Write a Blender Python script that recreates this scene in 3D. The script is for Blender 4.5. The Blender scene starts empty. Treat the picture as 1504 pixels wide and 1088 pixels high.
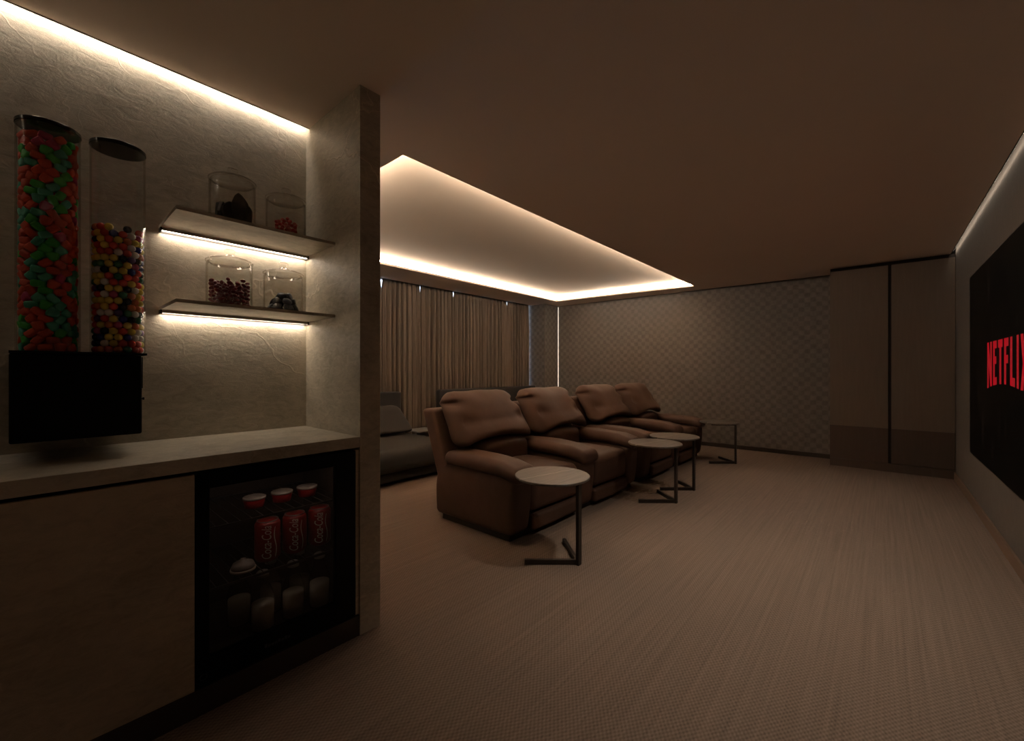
import bpy, bmesh, math, random
from mathutils import Vector, Matrix, noise
random.seed(7)
PI = math.pi
sc = bpy.context.scene
COL = sc.collection

# ------------------------------------------------------------------ helpers
def link(o, parent=None):
    COL.objects.link(o)
    if parent is not None:
        o.parent = parent
    return o

def tag(o, label=None, cat=None, group=None, kind=None):
    if label: o['label'] = label
    if cat: o['category'] = cat
    if group: o['group'] = group
    if kind: o['kind'] = kind
    return o

def thing(name, label, cat, loc=(0, 0, 0), rz=0.0, group=None):
    o = bpy.data.objects.new(name, None)
    o.empty_display_size = 0.1
    link(o)
    o.location = loc
    o.rotation_euler = (0, 0, rz)
    return tag(o, label, cat, group)

class MB:
    """collects geometry for ONE mesh"""
    def __init__(self):
        self.v = []; self.f = []; self.mi = []
    def add(self, vs, fs, mi=0):
        b = len(self.v)
        self.v += [tuple(p) for p in vs]
        self.f += [tuple(b + i for i in f) for f in fs]
        self.mi += [mi] * len(fs)
        return self
    def box(self, x0, y0, z0, x1, y1, z1, mi=0):
        vs = [(x0,y0,z0),(x1,y0,z0),(x1,y1,z0),(x0,y1,z0),(x0,y0,z1),(x1,y0,z1),(x1,y1,z1),(x0,y1,z1)]
        return self.add(vs, [(0,3,2,1),(4,5,6,7),(0,1,5,4),(1,2,6,5),(2,3,7,6),(3,0,4,7)], mi)
    def prism(self, poly, z0, z1, mi=0):
        n = len(poly)
        vs = [(x, y, z0) for x, y in poly] + [(x, y, z1) for x, y in poly]
        fs = [tuple(reversed(range(n))), tuple(range(n, 2*n))]
        fs += [(i, (i+1) % n, n + (i+1) % n, n + i) for i in range(n)]
        return self.add(vs, fs, mi)
    def obox(self, p0, p1, w, h, mi=0):
        """bar of width w and height h from p0 to p1 (bottom centre line, horizontal)"""
        p0 = Vector(p0); p1 = Vector(p1)
        d = (p1 - p0); s = Vector((-d.y, d.x, 0)).normalized() * (w/2); u = Vector((0, 0, h))
        vs = [p0-s, p0+s, p1+s, p1-s]; vs = vs + [q + u for q in vs]
        return self.add(vs, [(0,1,2,3),(7,6,5,4),(0,4,5,1),(1,5,6,2),(2,6,7,3),(3,7,4,0)], mi)
    def lathe(self, prof, n=32, c=(0, 0, 0), mi=0, close=False):
        """prof: list of (r,z)"""
        vs = []; fs = []
        for r, z in prof:
            for k in range(n):
                a = 2*PI*k/n
                vs.append((c[0]+r*math.cos(a), c[1]+r*math.sin(a), c[2]+z))
        m = len(prof)
        for i in range(m if close else m-1):
            i2 = (i+1) % m
            for k in range(n):
                k2 = (k+1) % n
                fs.append((i*n+k, i*n+k2, i2*n+k2, i2*n+k))
        if not close:
            if prof[0][0] > 1e-6: fs.append(tuple(reversed(range(n))))
            if prof[-1][0] > 1e-6: fs.append(tuple(range((m-1)*n, m*n)))
        return self.add(vs, fs, mi)
    def rbox(self, c, size, r, k=3, m=4, deform=None, mi=0):
        """rounded box, centre c; deform(local Vector)->Vector"""
        def coords(h):
            rr = min(r, h*0.999)
            cor = [rr*(1-math.tan(PI/4*(1-i/k))) for i in range(k)] + [rr]
            lo = [-h + t for t in cor]
            mid = [(-h+rr) + (2*(h-rr))*i/m for i in range(1, m)] if m > 1 and h > rr*1.01 else []
            return lo + mid + [-t for t in reversed(lo)]
        h = [s/2 for s in size]
        A = [coords(t) for t in h]
        N = [len(a) for a in A]
        idx = {}; vs = []; fs = []
        def vid(i, j, l):
            key = (i, j, l)
            if key not in idx:
                q = Vector((A[0][i], A[1][j], A[2][l]))
                inn = Vector([max(-(h[t]-min(r,h[t]*.999)), min(h[t]-min(r,h[t]*.999), q[t])) for t in range(3)])
                d = q - inn
                if d.length > 1e-9: q = inn + d.normalized()*r
                if deform: q = Vector(deform(q))
                idx[key] = len(vs); vs.append(q + Vector(c))
            return idx[key]
        for l, flip in ((0, True), (N[2]-1, False)):
            for i in range(N[0]-1):
                for j in range(N[1]-1):
                    f = (vid(i,j,l), vid(i+1,j,l), vid(i+1,j+1,l), vid(i,j+1,l)); fs.append(f[::-1] if flip else f)
        for j, flip in ((0, False), (N[1]-1, True)):
            for i in range(N[0]-1):
                for l in range(N[2]-1):
                    f = (vid(i,j,l), vid(i+1,j,l), vid(i+1,j,l+1), vid(i,j,l+1)); fs.append(f[::-1] if flip else f)
        for i, flip in ((0, True), (N[0]-1, False)):
            for j in range(N[1]-1):
                for l in range(N[2]-1):
                    f = (vid(i,j,l), vid(i,j+1,l), vid(i,j+1,l+1), vid(i,j,l+1)); fs.append(f[::-1] if flip else f)
        return self.add(vs, fs, mi)
    def mesh(self, name, mats, smooth=False, bevel=0):
        me = bpy.data.meshes.new(name)
        me.from_pydata(self.v, [], self.f)
        if not isinstance(mats, (list, tuple)): mats = [mats]
        for m in mats: me.materials.append(m)
        if len(mats) > 1: me.polygons.foreach_set('material_index', self.mi)
        if smooth: me.polygons.foreach_set('use_smooth', [True]*len(me.polygons))
        me.update()
        return me
    def build(self, name, mats, parent=None, smooth=False, bevel=0.0, auto=None):
        o = bpy.data.objects.new(name, self.mesh(name, mats, smooth))
        link(o, parent)
        if bevel:
            b = o.modifiers.new('bevel', 'BEVEL'); b.width = bevel; b.segments = 2; b.limit_method = 'ANGLE'
        if auto is not None:
            me = o.data
            me.polygons.foreach_set('use_smooth', [True]*len(me.polygons))
            bm = bmesh.new(); bm.from_mesh(me)
            for e in bm.edges:
                if len(e.link_faces) == 2 and e.calc_face_angle(0) > auto: e.smooth = False
            bm.to_mesh(me); bm.free()
        return o

def struct(o):
    o['kind'] = 'structure'
    return o

# ------------------------------------------------------------------ materials
def newmat(name):
    m = bpy.data.materials.new(name); m.use_nodes = True
    nt = m.node_tree
    b = nt.nodes['Principled BSDF']
    return m, nt, b

def N(nt, t, **kw):
    n = nt.nodes.new(t)
    for k, v in kw.items(): setattr(n, k, v)
    return n

def math_(nt, op, a, b=None):
    n = N(nt, 'ShaderNodeMath', operation=op)
    for i, x in enumerate((a, b)):
        if x is None: continue
        if isinstance(x, (int, float)): n.inputs[i].default_value = x
        else: nt.links.new(x, n.inputs[i])
    return n.outputs[0]

def ramp(nt, fac, stops):
    n = N(nt, 'ShaderNodeValToRGB')
    cr = n.color_ramp
    while len(cr.elements) < len(stops): cr.elements.new(0.5)
    for e, (p, c) in zip(cr.elements, stops):
        e.position = p; e.color = (c, c, c, 1) if isinstance(c, (int, float)) else (*c, 1)
    nt.links.new(fac, n.inputs[0])
    return n.outputs[0]

def tex_noise(nt, vec, scale, detail=4, rough=.55, dist=0.0):
    n = N(nt, 'ShaderNodeTexNoise')
    n.inputs['Scale'].default_value = scale; n.inputs['Detail'].default_value = detail
    n.inputs['Roughness'].default_value = rough; n.inputs['Distortion'].default_value = dist
    if vec is not None: nt.links.new(vec, n.inputs['Vector'])
    return n

def mapping(nt, vec, scale=(1,1,1), rot=(0,0,0)):
    n = N(nt, 'ShaderNodeMapping')
    n.inputs['Scale'].default_value = scale; n.inputs['Rotation'].default_value = rot
    nt.links.new(vec, n.inputs['Vector'])
    return n.outputs[0]

def mixc(nt, fac, a, b):
    n = N(nt, 'ShaderNodeMix', data_type='RGBA')
    if isinstance(fac, (int, float)): n.inputs[0].default_value = fac
    else: nt.links.new(fac, n.inputs[0])
    for i, x in ((6, a), (7, b)):
        if isinstance(x, tuple): n.inputs[i].default_value = (*x, 1)
        else: nt.links.new(x, n.inputs[i])
    return n.outputs[2]

def bump(nt, b, height, strength=.3, dist=.01):
    n = N(nt, 'ShaderNodeBump')
    n.inputs['Strength'].default_value = strength; n.inputs['Distance'].default_value = dist
    nt.links.new(height, n.inputs['Height']); nt.links.new(n.outputs[0], b.inputs['Normal'])

def world_pos(nt):
    return N(nt, 'ShaderNodeNewGeometry').outputs['Position']

def objc(nt):
    return N(nt, 'ShaderNodeTexCoord').outputs['Object']

def plain(name, col, rough=.5, metal=0.0, spec=.5, var=.06, nscale=30, bmp=0.0):
    m, nt, b = newmat(name)
    nz = tex_noise(nt, objc(nt), nscale, 3)
    d = tuple(c*(1-var) for c in col); l = tuple(min(1, c*(1+var)) for c in col)
    nt.links.new(mixc(nt, nz.outputs[0], d, l), b.inputs['Base Color'])
    b.inputs['Roughness'].default_value = rough
    b.inputs['Metallic'].default_value = metal
    b.inputs['Specular IOR Level'].default_value = spec
    if bmp: bump(nt, b, nz.outputs[0], bmp, .004)
    return m

def emit(name, col, strength):
    m, nt, b = newmat(name)
    b.inputs['Base Color'].default_value = (*col, 1)
    b.inputs['Emission Color'].default_value = (*col, 1)
    b.inputs['Emission Strength'].default_value = strength
    return m

def stone(name, c0, c1, rough=.42):
    m, nt, b = newmat(name)
    p = world_pos(nt)
    big = tex_noise(nt, p, 1.7, 6, .62, 1.2)
    fine = tex_noise(nt, mapping(nt, p, (10, 10, 22), (0.2, .25, .1)), 1.5, 8, .72, .9)
    f = math_(nt, 'ADD', math_(nt, 'MULTIPLY', big.outputs[0], .5), math_(nt, 'MULTIPLY', fine.outputs[0], .5))
    base = ramp(nt, f, [(.38, c0), (.60, c1)])
    # veins / cracks: distorted voronoi edges, only here and there
    dn = tex_noise(nt, p, 2.2, 4, .6)
    vadd = N(nt, 'ShaderNodeVectorMath', operation='MULTIPLY_ADD')
    nt.links.new(dn.outputs['Color'], vadd.inputs[0]); vadd.inputs[1].default_value = (.5, .5, .5); nt.links.new(p, vadd.inputs[2])
    vo = N(nt, 'ShaderNodeTexVoronoi', feature='DISTANCE_TO_EDGE'); vo.inputs['Scale'].default_value = 1.9
    nt.links.new(vadd.outputs[0], vo.inputs['Vector'])
    line = ramp(nt, vo.outputs['Distance'], [(0.0, 1.0), (.012, 0.0)])
    mask = ramp(nt, tex_noise(nt, p, 1.3, 2).outputs[0], [(.47, 0.0), (.62, 1.0)])
    vein = math_(nt, 'MULTIPLY', line, mask)
    lite = tuple(min(1, c*1.45) for c in c1)
    base = mixc(nt, math_(nt, 'MULTIPLY', vein, .5), base, lite)
    nt.links.new(base, b.inputs['Base Color'])
    b.inputs['Roughness'].default_value = rough
    b.inputs['Specular IOR Level'].default_value = .35
    h = math_(nt, 'ADD', math_(nt, 'MULTIPLY', fine.outputs[0], .8), math_(nt, 'MULTIPLY', vein, .5))
    bump(nt, b, h, .5, .009)
    return m

def clear(name, tint=(.93,.93,.93), edge=(.5,.47,.42), rough=.02, ior=1.45, refl=1.0):
    """thin clear glass: lets light straight through, reflects by Fresnel, darker where seen edge-on"""
    m = bpy.data.materials.new(name); m.use_nodes = True
    nt = m.node_tree; nt.nodes.clear()
    out = N(nt, 'ShaderNodeOutputMaterial')
    lw = N(nt, 'ShaderNodeLayerWeight'); lw.inputs['Blend'].default_value = .5
    tr = N(nt, 'ShaderNodeBsdfTransparent')
    e = ramp(nt, lw.outputs['Facing'], [(.66, tint), (1.0, edge)])
    nt.links.new(e, tr.inputs[0])
    gl = N(nt, 'ShaderNodeBsdfGlossy'); gl.inputs['Roughness'].default_value = rough
    f0 = ((ior-1)/(ior+1))**2
    sch = math_(nt, 'MULTIPLY', math_(nt, 'POWER', lw.outputs['Facing'], 5.0), (.6-f0)*refl)   # Schlick, same from both sides
    mx = N(nt, 'ShaderNodeMixShader')
    nt.links.new(math_(nt, 'ADD', sch, f0*refl), mx.inputs[0])
    nt.links.new(tr.outputs[0], mx.inputs[1]); nt.links.new(gl.outputs[0], mx.inputs[2])
    nt.links.new(mx.outputs[0], out.inputs[0])
    return m

LED = (1.0, .86, .69)
M = {}
M['ceiling'] = plain('ceiling_paint', (.93, .78, .67), .8, spec=.2, var=.02, nscale=3)
M['tray'] = plain('tray_paint', (.80, .68, .55), .8, spec=.2, var=.02, nscale=3)
M['stone'] = stone('niche_stone', (.34, .298, .232), (.57, .505, .405))
M['door_stone'] = stone('door_stone', (.38, .31, .225), (.58, .475, .35), .5)
M['dark_trim'] = plain('dark_trim', (.03, .022, .017), .6)
M['plinth'] = plain('plinth_brown', (.045, .031, .023), .6)
M['black'] = plain('black_plastic', (.0035, .0033, .0035), .55, spec=.15)
M['black_gloss'] = plain('black_gloss', (.0025, .0025, .0025), .3, spec=.12)
M['lid_black'] = plain('black_lid', (.004, .004, .004), .15, spec=.3)
M['leather'] = None
M['metal'] = plain('bronze_metal', (.05, .04, .034), .42, metal=.5)
M['bed'] = plain('charcoal_fabric', (.045, .042, .038), .85, var=.15, nscale=90, bmp=.2)
M['bed_dark'] = plain('dark_upholstery', (.03, .026, .024), .8, var=.15, nscale=90, bmp=.2)
M['led'] = emit('led_warm', LED, 30)
M['led_cove'] = emit('led_cove', (1.0, .87, .72), 48)
M['led_niche'] = emit('led_niche', (1.0, .88, .73), 40)
M['led_shelf'] = emit('led_shelf', (1.0, .88, .73), 27)
M['led_tv'] = emit('led_screen_wall', LED, 7.5)
M['led_corner'] = emit('led_corner', (1, .88, .72), 1.5)
M['clear'] = clear('clear_acrylic', (.97,.97,.97), (.8,.76,.7))
M['jar_glass'] = clear('jar_glass', (.975,.97,.96), (.58,.52,.44))
M['bottle_glass'] = clear('bottle_glass', (.95,.95,.93), (.5,.48,.45))
M['smoke'] = clear('smoked_glass', (.72,.68,.66), (.4,.37,.35), .03, 1.35)
M['window_glass'] = clear('window_glass', (.9,.93,.95), (.7,.75,.78))
M['milk'] = plain('milk', (.86, .80, .68), .5)
M['cap'] = plain('bottle_cap', (.45, .44, .42), .4, metal=.4)
M['red_can'] = plain('red_can', (.27, .014, .013), .35)
M['white_print'] = plain('white_print', (.75, .68, .6), .4)
M['can_metal'] = plain('can_metal', (.4, .4, .39), .35, metal=.8)
M['tub_red'] = plain('tub_red', (.35, .02, .02), .4)
M['tub_lid'] = plain('tub_lid', (.32, .27, .24), .4)
M['tub_pale'] = plain('pale_tub', (.6, .5, .4), .5)
M['fridge_wall'] = plain('fridge_lining', (.05, .036, .028), .5)
M['wire'] = plain('shelf_wire', (.09, .085, .08), .4, metal=.6)
M['skirt'] = plain('skirting_brown', (.22, .15, .11), .5)
M['logo_grey'] = plain('grey_badge', (.035, .037, .037), .5)
M['frame_white'] = plain('window_frame_paint', (.5, .5, .5), .5)

def wood(name, a, b_):
    m, nt, b = newmat(name)
    p = world_pos(nt)
    n1 = tex_noise(nt, mapping(nt, p, (18, 18, 1.2)), 2.5, 5, .6, .4)
    nt.links.new(ramp(nt, n1.outputs[0], [(.3, a), (.7, b_)]), b.inputs['Base Color'])
    b.inputs['Roughness'].default_value = .5
    b.inputs['Specular IOR Level'].default_value = .35
    bump(nt, b, n1.outputs[0], .05, .002)
    return m
M['wardrobe'] = wood('wardrobe_laminate', (.185, .144, .112), (.205, .16, .125))
M['wardrobe_low'] = wood('wardrobe_low_laminate', (.098, .071, .055), (.11, .079, .062))

def carpet():
    m, nt, b = newmat('woven_carpet')
    p = world_pos(nt)
    streak = tex_noise(nt, mapping(nt, p, (.9, 60, 1)), 1.0, 4, .65)
    weave = tex_noise(nt, mapping(nt, p, (70, 150, 1)), 1.0, 2, .5)
    blot = tex_noise(nt, p, 2.3, 3)
    # woven cells: product of two sine waves, 9 x 14 mm
    sep = N(nt, 'ShaderNodeSeparateXYZ'); nt.links.new(p, sep.inputs[0])
    sx = math_(nt, 'SINE', math_(nt, 'MULTIPLY', sep.outputs[0], 2*PI/.024))
    sy = math_(nt, 'SINE', math_(nt, 'MULTIPLY', sep.outputs[1], 2*PI/.017))
    cell = math_(nt, 'MULTIPLY_ADD', math_(nt, 'MULTIPLY', sx, sy), .5)
    cell.node.inputs[2].default_value = .5
    f = math_(nt, 'ADD', math_(nt, 'MULTIPLY', streak.outputs[0], .45),
              math_(nt, 'ADD', math_(nt, 'MULTIPLY', weave.outputs[0], .3), math_(nt, 'MULTIPLY', cell, .3)))
    c = ramp(nt, f, [(.30, (.140, .106, .084)), (.74, (.325, .250, .202))])
    c = mixc(nt, math_(nt, 'MULTIPLY', blot.outputs[0], .25), c, (.235, .178, .14))
    nt.links.new(c, b.inputs['Base Color'])
    b.inputs['Roughness'].default_value = .95
    b.inputs['Specular IOR Level'].default_value = .1
    bump(nt, b, f, .5, .006)
    return m
M['carpet'] = carpet()

def wallpaper():
    m, nt, b = newmat('diamond_wallpaper')
    p = world_pos(nt)
    sep = N(nt, 'ShaderNodeSeparateXYZ'); nt.links.new(p, sep.inputs[0])
    h = math_(nt, 'ADD', sep.outputs[1], sep.outputs[0])
    u = math_(nt, 'MULTIPLY', h, PI/.068)
    v = math_(nt, 'MULTIPLY', sep.outputs[2], PI/.068)
    q = math_(nt, 'MULTIPLY', math_(nt, 'SINE', u), math_(nt, 'SINE', v))
    d = ramp(nt, math_(nt, 'MULTIPLY_ADD', q, .5), [(.38, 0.0), (.62, 1.0)])
    d.node.inputs[0].links[0].from_node.inputs[2].default_value = .5
    nz = tex_noise(nt, p, 14, 4, .6)
    f = math_(nt, 'ADD', math_(nt, 'MULTIPLY', d, .24), math_(nt, 'MULTIPLY', nz.outputs[0], .76))
    nt.links.new(ramp(nt, f, [(.2, (.135, .12, .108)), (.8, (.25, .228, .205))]), b.inputs['Base Color'])
    b.inputs['Roughness'].default_value = .6
    b.inputs['Specular IOR Level'].default_value = .25
    bump(nt, b, f, .25, .004)
    return m
M['wallpaper'] = wallpaper()

def fabric_wall():
    m, nt, b = newmat('screen_wall_fabric')
    p = world_pos(nt)
    n1 = tex_noise(nt, mapping(nt, p, (60, 1, 6)), 1.5, 4, .6)
    n2 = tex_noise(nt, p, 120, 2)
    f = math_(nt, 'ADD', math_(nt, 'MULTIPLY', n1.outputs[0], .6), math_(nt, 'MULTIPLY', n2.outputs[0], .4))
    nt.links.new(ramp(nt, f, [(.3, (.11, .098, .086)), (.7, (.18, .158, .138))]), b.inputs['Base Color'])
    b.inputs['Roughness'].default_value = .85
    bump(nt, b, f, .4, .004)
    return m
M['fabric_wall'] = fabric_wall()
M['plaster'] = plain('plaster_wall', (.30, .25, .2), .8, var=.05)

def leather():
    m, nt, b = newmat('brown_leather')
    p = objc(nt)
    n1 = tex_noise(nt, p, 4, 5, .6); n2 = tex_noise(nt, p, 160, 2)
    nt.links.new(ramp(nt, n1.outputs[0], [(.3, (.100, .055, .039)), (.7, (.132, .075, .054))]), b.inputs['Base Color'])
    b.inputs['Roughness'].default_value = .55
    b.inputs['Specular IOR Level'].default_value = .3
    bump(nt, b, math_(nt, 'ADD', n1.outputs[0], math_(nt, 'MULTIPLY', n2.outputs[0], .12)), .18, .01)
    return m
M['leather'] = leather()

def curtain_mat():
    m, nt, b = newmat('brown_curtain')
    p = world_pos(nt)
    n1 = tex_noise(nt, mapping(nt, p, (90, 90, 3)), 1.2, 3)
    nt.links.new(ramp(nt, n1.outputs[0], [(.3, (.155, .121, .092)), (.7, (.215, .17, .133))]), b.inputs['Base Color'])
    b.inputs['Roughness'].default_value = .9
    b.inputs['Specular IOR Level'].default_value = .1
    return m
M['curtain'] = curtain_mat()

def marble_top():
    m, nt, b = newmat('veined_table_top')
    p = objc(nt)
    n1 = tex_noise(nt, mapping(nt, p, (2, 26, 2), (0, 0, .22)), 1.6, 4, .6, .5)
    sep = N(nt, 'ShaderNodeSeparateXYZ'); nt.links.new(mapping(nt, p, (1, 1, 1), (0, 0, .22)), sep.inputs[0])
    w = tex_noise(nt, p, 6, 2, .5)
    off = math_(nt, 'ADD', sep.outputs[1], math_(nt, 'MULTIPLY', math_(nt, 'SUBTRACT', w.outputs[0], .5), .05))
    vein = ramp(nt, math_(nt, 'ABSOLUTE', math_(nt, 'SUBTRACT', off, .03)), [(0, 1.0), (.004, 0.0)])
    base = ramp(nt, n1.outputs[0], [(.3, (.105, .088, .074)), (.7, (.185, .158, .135))])
    nt.links.new(mixc(nt, math_(nt, 'MULTIPLY', vein, .7), base, (.75, .66, .55)), b.inputs['Base Color'])
    b.inputs['Roughness'].default_value = .35
    return m
M['marble'] = marble_top()

# ------------------------------------------------------------------ room constants
H = 2.6
YT = -.64            # screen wall
YN = 2.445           # niche back wall
YC = 5.12            # column face
XL = -1.75
def xfar(y): return 7.46 - (y - .5) * (.15/4.62)

# ------------------------------------------------------------------ floor, walls, ceiling
struct(MB().box(XL-.1, YT-.2, -.05, 7.75, 5.95, 0).build('floor', M['carpet']))
struct(MB().box(XL-.1, YT-.12, 0, 7.75, YT, 2.9).build('wall_screen', M['fabric_wall']))
struct(MB().box(XL, YT, 0, 6.97, YT+.014, .085).build('baseboard_screen', M['skirt']))
struct(MB().prism([(xfar(YT), YT), (xfar(5.9)+.12+.1, YT), (xfar(5.9)+.22, 5.9), (xfar(5.9), 5.9)], 0, 2.9).build('wall_far', M['wallpaper']))
struct(MB().prism([(xfar(.5)-.016, .52), (xfar(.5), .52), (xfar(YC), YC), (xfar(YC)-.016, YC)], 0, .06).build('baseboard_far', M['plinth']))
struct(MB().box(XL-.1, YT, 0, XL, YN, 2.9).build('wall_entry', M['plaster']))
struct(MB().box(XL-.1, YN, 0, 1.02, YN+.12, 2.9).build('wall_niche', M['stone']))
struct(MB().box(1.02, 1.85, 0, 1.126, 5.9, 2.9).build('wall_pillar', M['stone']))
col = MB().prism([(6.84, YC), (xfar(YC), YC), (xfar(5.9), 5.9), (6.84, 5.9)], 0, 2.9)
struct(col.build('wall_column', M['wallpaper']))
# window wall behind the curtains: sill, head, and the window itself
wl = MB().box(1.126, 5.74, 0, 6.84, 5.86, .12).box(1.126, 5.74, 2.70, 6.84, 5.86, 2.9)
struct(wl.build('wall_window', M['plaster']))
fr = MB()
for k in range(6):
    x = 1.126 + (6.84-1.126)*k/5
    fr.box(max(1.126, x-.025), 5.76, .12, min(6.84, x+.025), 5.82, 2.70)
fr.box(1.126, 5.76, .12, 6.84, 5.82, .17).box(1.126, 5.76, 2.65, 6.84, 5.82, 2.70)
win = struct(fr.build('window_1', M['frame_white']))
MB().box(1.15, 5.786, .17, 6.82, 5.794, 2.65).build('pane', M['window_glass'], win)['kind'] = 'structure'

# main ceiling: panels round the tray, stopping short of the lit walls
CE = 2.25; CB = 4.77; CL = 1.53
def xc(y): return 6.99 - (y - 2.25) * (.23/2.52)
c = MB()
YS = YT + .038; YS2 = YN - .046; YP = 5.47
c.box(XL, YS, H, CL, CE, H+.028)
c.prism([(CL, YS), (xfar(YS)-.03, YS), (xfar(CE)-.03, CE), (CL, CE)], H, H+.028)
c.box(XL, CE, H, 1.02, YS2, H+.028)
c.box(1.126, CE, H, CL, YP, H+.028)
c.prism([(xc(CE), CE), (xfar(CE)-.03, CE), (xfar(CB)-.002, CB), (xc(CB), CB)], H, H+.028)
c.prism([(CL, CB), (xfar(CB)-.002, CB), (xfar(YC), YC), (6.84, YC), (6.84, YP), (CL, YP)], H, H+.028)
struct(c.build('ceiling', M['ceiling']))
# raised tray above the opening
UC = .075; TZ = 2.705
t = MB()
p_in = [(CL-UC, CE-UC), (xc(CE)+UC, CE-UC), (xc(CB)+UC, CB+UC), (CL-UC, CB+UC)]
t.prism(p_in, TZ, TZ+.03)
for i in range(4):
    a = p_in[i]; b = p_in[(i+1) % 4]
    d = Vector((b[0]-a[0], b[1]-a[1], 0)).normalized(); n = Vector((d.y, -d.x, 0))*.02
    t.prism([a, (a[0]+n.x, a[1]+n.y), (b[0]+n.x, b[1]+n.y), b], H+.02, TZ+.03)
struct(t.build('ceiling_tray', M['tray']))
# roof over slots and pocket
r = MB()
r.box(XL, YS2-.06, 2.70, 1.02, YN, 2.72).box(XL, YS2-.07, H+.028, 1.02, YS2-.05, 2.72)
r.box(XL, YT, 2.70, 7.5, YS+.07, 2.72).box(XL, YS+.05, H+.028, 7.5, YS+.07, 2.72)
r.box(1.126, YP-.05, 2.72, 6.84, 5.76, 2.74).box(1.126, YP-.05, H+.028, 6.84, YP-.03, 2.74)
r.prism([(xfar(YT)-.10, YT), (7.6, YT), (7.6, YC), (xfar(YC)-.10, YC)], 2.765, 2.79)
struct(r.build('ceiling_void', M['dark_trim']))
struct(MB().box(XL-.1, YT-.12, 2.9, 7.75, 5.95, 3.0).build('roof_seal', M['dark_trim']))  # unseen slab added to keep sky light from leaking in
# thin dark trims along the slots
struct(MB().box(XL, YS2, H-.002, 1.02, YS2+.006, H+.012).build('trim_1', M['dark_trim']))
struct(MB().box(XL, YS-.006, H-.002, 6.97, YS, H+.012).build('trim_2', M['dark_trim']))

# ------------------------------------------------------------------ LED strips
def strip(name, label, poly_or_box, mat, loc=None):
    o = MB().box(*poly_or_box).build(name, mat)
    return tag(o, label, 'LED strip')
strip('led_strip', 'warm LED strip in the ceiling slot above the stone snack niche', (XL, YS2+.008, H+.018, 1.015, YS2+.016, H+.026), M['led_niche'])
strip('led_strip', 'warm LED strip in the ceiling slot above the dark wall with the big screen', (XL, YS-.016, H+.02, 6.96, YS-.008, H+.028), M['led_tv'])
tag(MB().prism([(xfar(YC)-.010, YC-.006), (xfar(YC)-.002, YC-.006), (xfar(YC)-.002, YC-.002), (xfar(YC)-.010, YC-.002)], 0.02, 2.58).build('led_strip', M['led_corner']),
    'upright white LED line in the room corner beside the curtains', 'LED strip')
# cove strips, one per side, lying on the ledge
g = UC-.034
q = [(CL-UC+g, CE-UC+g), (xc(CE)+UC-g, CE-UC+g), (xc(CB)+UC-g, CB+UC-g), (CL-UC+g, CB+UC-g)]
names = ['front edge, nearest the screen', 'wardrobe-side edge, at the patterned wall', 'window edge, above the curtains', 'niche-side edge, near the stone pillar']
for i in range(4):
    a = Vector((*q[i], H+.028)); b = Vector((*q[(i+1) % 4], H+.03))
    d = (b-a).normalized()*.03
    tag(MB().obox(a+d, b-d, .012, .024).build('cove_led_strip', M['led_cove']),
        'warm cove LED strip hidden on the ceiling tray ' + names[i], 'LED strip', 'cove lights round the ceiling tray')

# ------------------------------------------------------------------ niche: shelves, counter, cabinet, fridge
def shelf(z, which):
    t = thing('wall_shelf', 'thin stone shelf with lit underside, ' + which, 'shelf', (.374, YN, z), 0, 'stone shelves in the niche')
    MB().box(0, -.352, 0, .644, 0, .014).build('shelf_board', M['stone'], t)
    pr = MB().box(0, -.040, -.018, .006, 0, 0).box(.638, -.040, -.018, .644, 0, 0).box(.006, -.003, -.018, .638, 0, 0)
    pr.build('light_profile', M['dark_trim'], t)
    MB().box(.006, -.040, -.014, .638, -.036, 0).build('light_cover', M['stone'], t)
    MB().box(.008, -.028, -.012, .636, -.016, -.004).build('light_strip', M['led_shelf'], t)
    return t
Z1, Z2 = 1.889, 1.521
shelf(Z1, 'the higher of the two in the niche')
shelf(Z2, 'the lower of the two in the niche')

ct = MB().box(XL, 1.85, .888, 1.019, YN-.001, .938).build('countertop', M['stone'], bevel=.002)
tag(ct, 'long stone countertop running along the niche above the drinks fridge', 'countertop')

cab = thing('base_cabinet', 'stone-fronted base cabinet left of the drinks fridge', 'cabinet', (XL, 1.85, 0))
MB().box(.004, .025, .10, 2.132, .58, .872).build('carcass', M['dark_trim'], cab)
for k, (x0, x1) in enumerate(((0.006, .70), (.704, 1.40), (1.404, 2.134))):
    MB().box(x0, .004, .096, x1, .024, .874).build('door', M['door_stone'], cab, bevel=.0015)
MB().box(2.752, .008, .10, 2.768, .03, .874).build('filler_panel', M['door_stone'], cab)
MB().box(.004, .002, 0, 2.768, .02, .095).build('plinth', M['plinth'], cab)

fz = thing('drinks_fridge', 'black under-counter drinks fridge with smoked glass door', 'fridge', (.388, 1.855, .102))
W_, D_, H_ = .612, .54, .772
b = MB().box(0, .035, 0, .03, D_, H_).box(W_-.03, .035, 0, W_, D_, H_).box(.03, D_-.03, 0, W_-.03, D_, H_)
b.box(.03, .035, 0, W_-.03, D_-.03, .055).box(.03, .035, H_-.04, W_-.03, D_-.03, H_)
b.build('body', M['fridge_wall'], fz)
d = MB().box(0, 0, 0, .042, .03, H_).box(W_-.095, 0, 0, W_, .03, H_).box(.042, 0, 0, W_-.095, .03, .094).box(.042, 0, H_-.058, W_-.095, .03, H_)
dr = d.build('door_frame', M['black_gloss'], fz, bevel=.002)
MB().box(.042, .010, .094, W_-.095, .016, H_-.058).build('glass_pane', M['smoke'], dr)
bd = MB()
for k in range(8): bd.box(.225+k*.0125, -.001, .036, .234+k*.0125, 0, .036+(.014 if k in (0, 4, 6) else .009))
bd.build('badge', M['logo_grey'], dr)
ring = MB(); ring.lathe([(.009, 0), (.012, 0), (.012, .0015), (.009, .0015)], 20, close=True)
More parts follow.
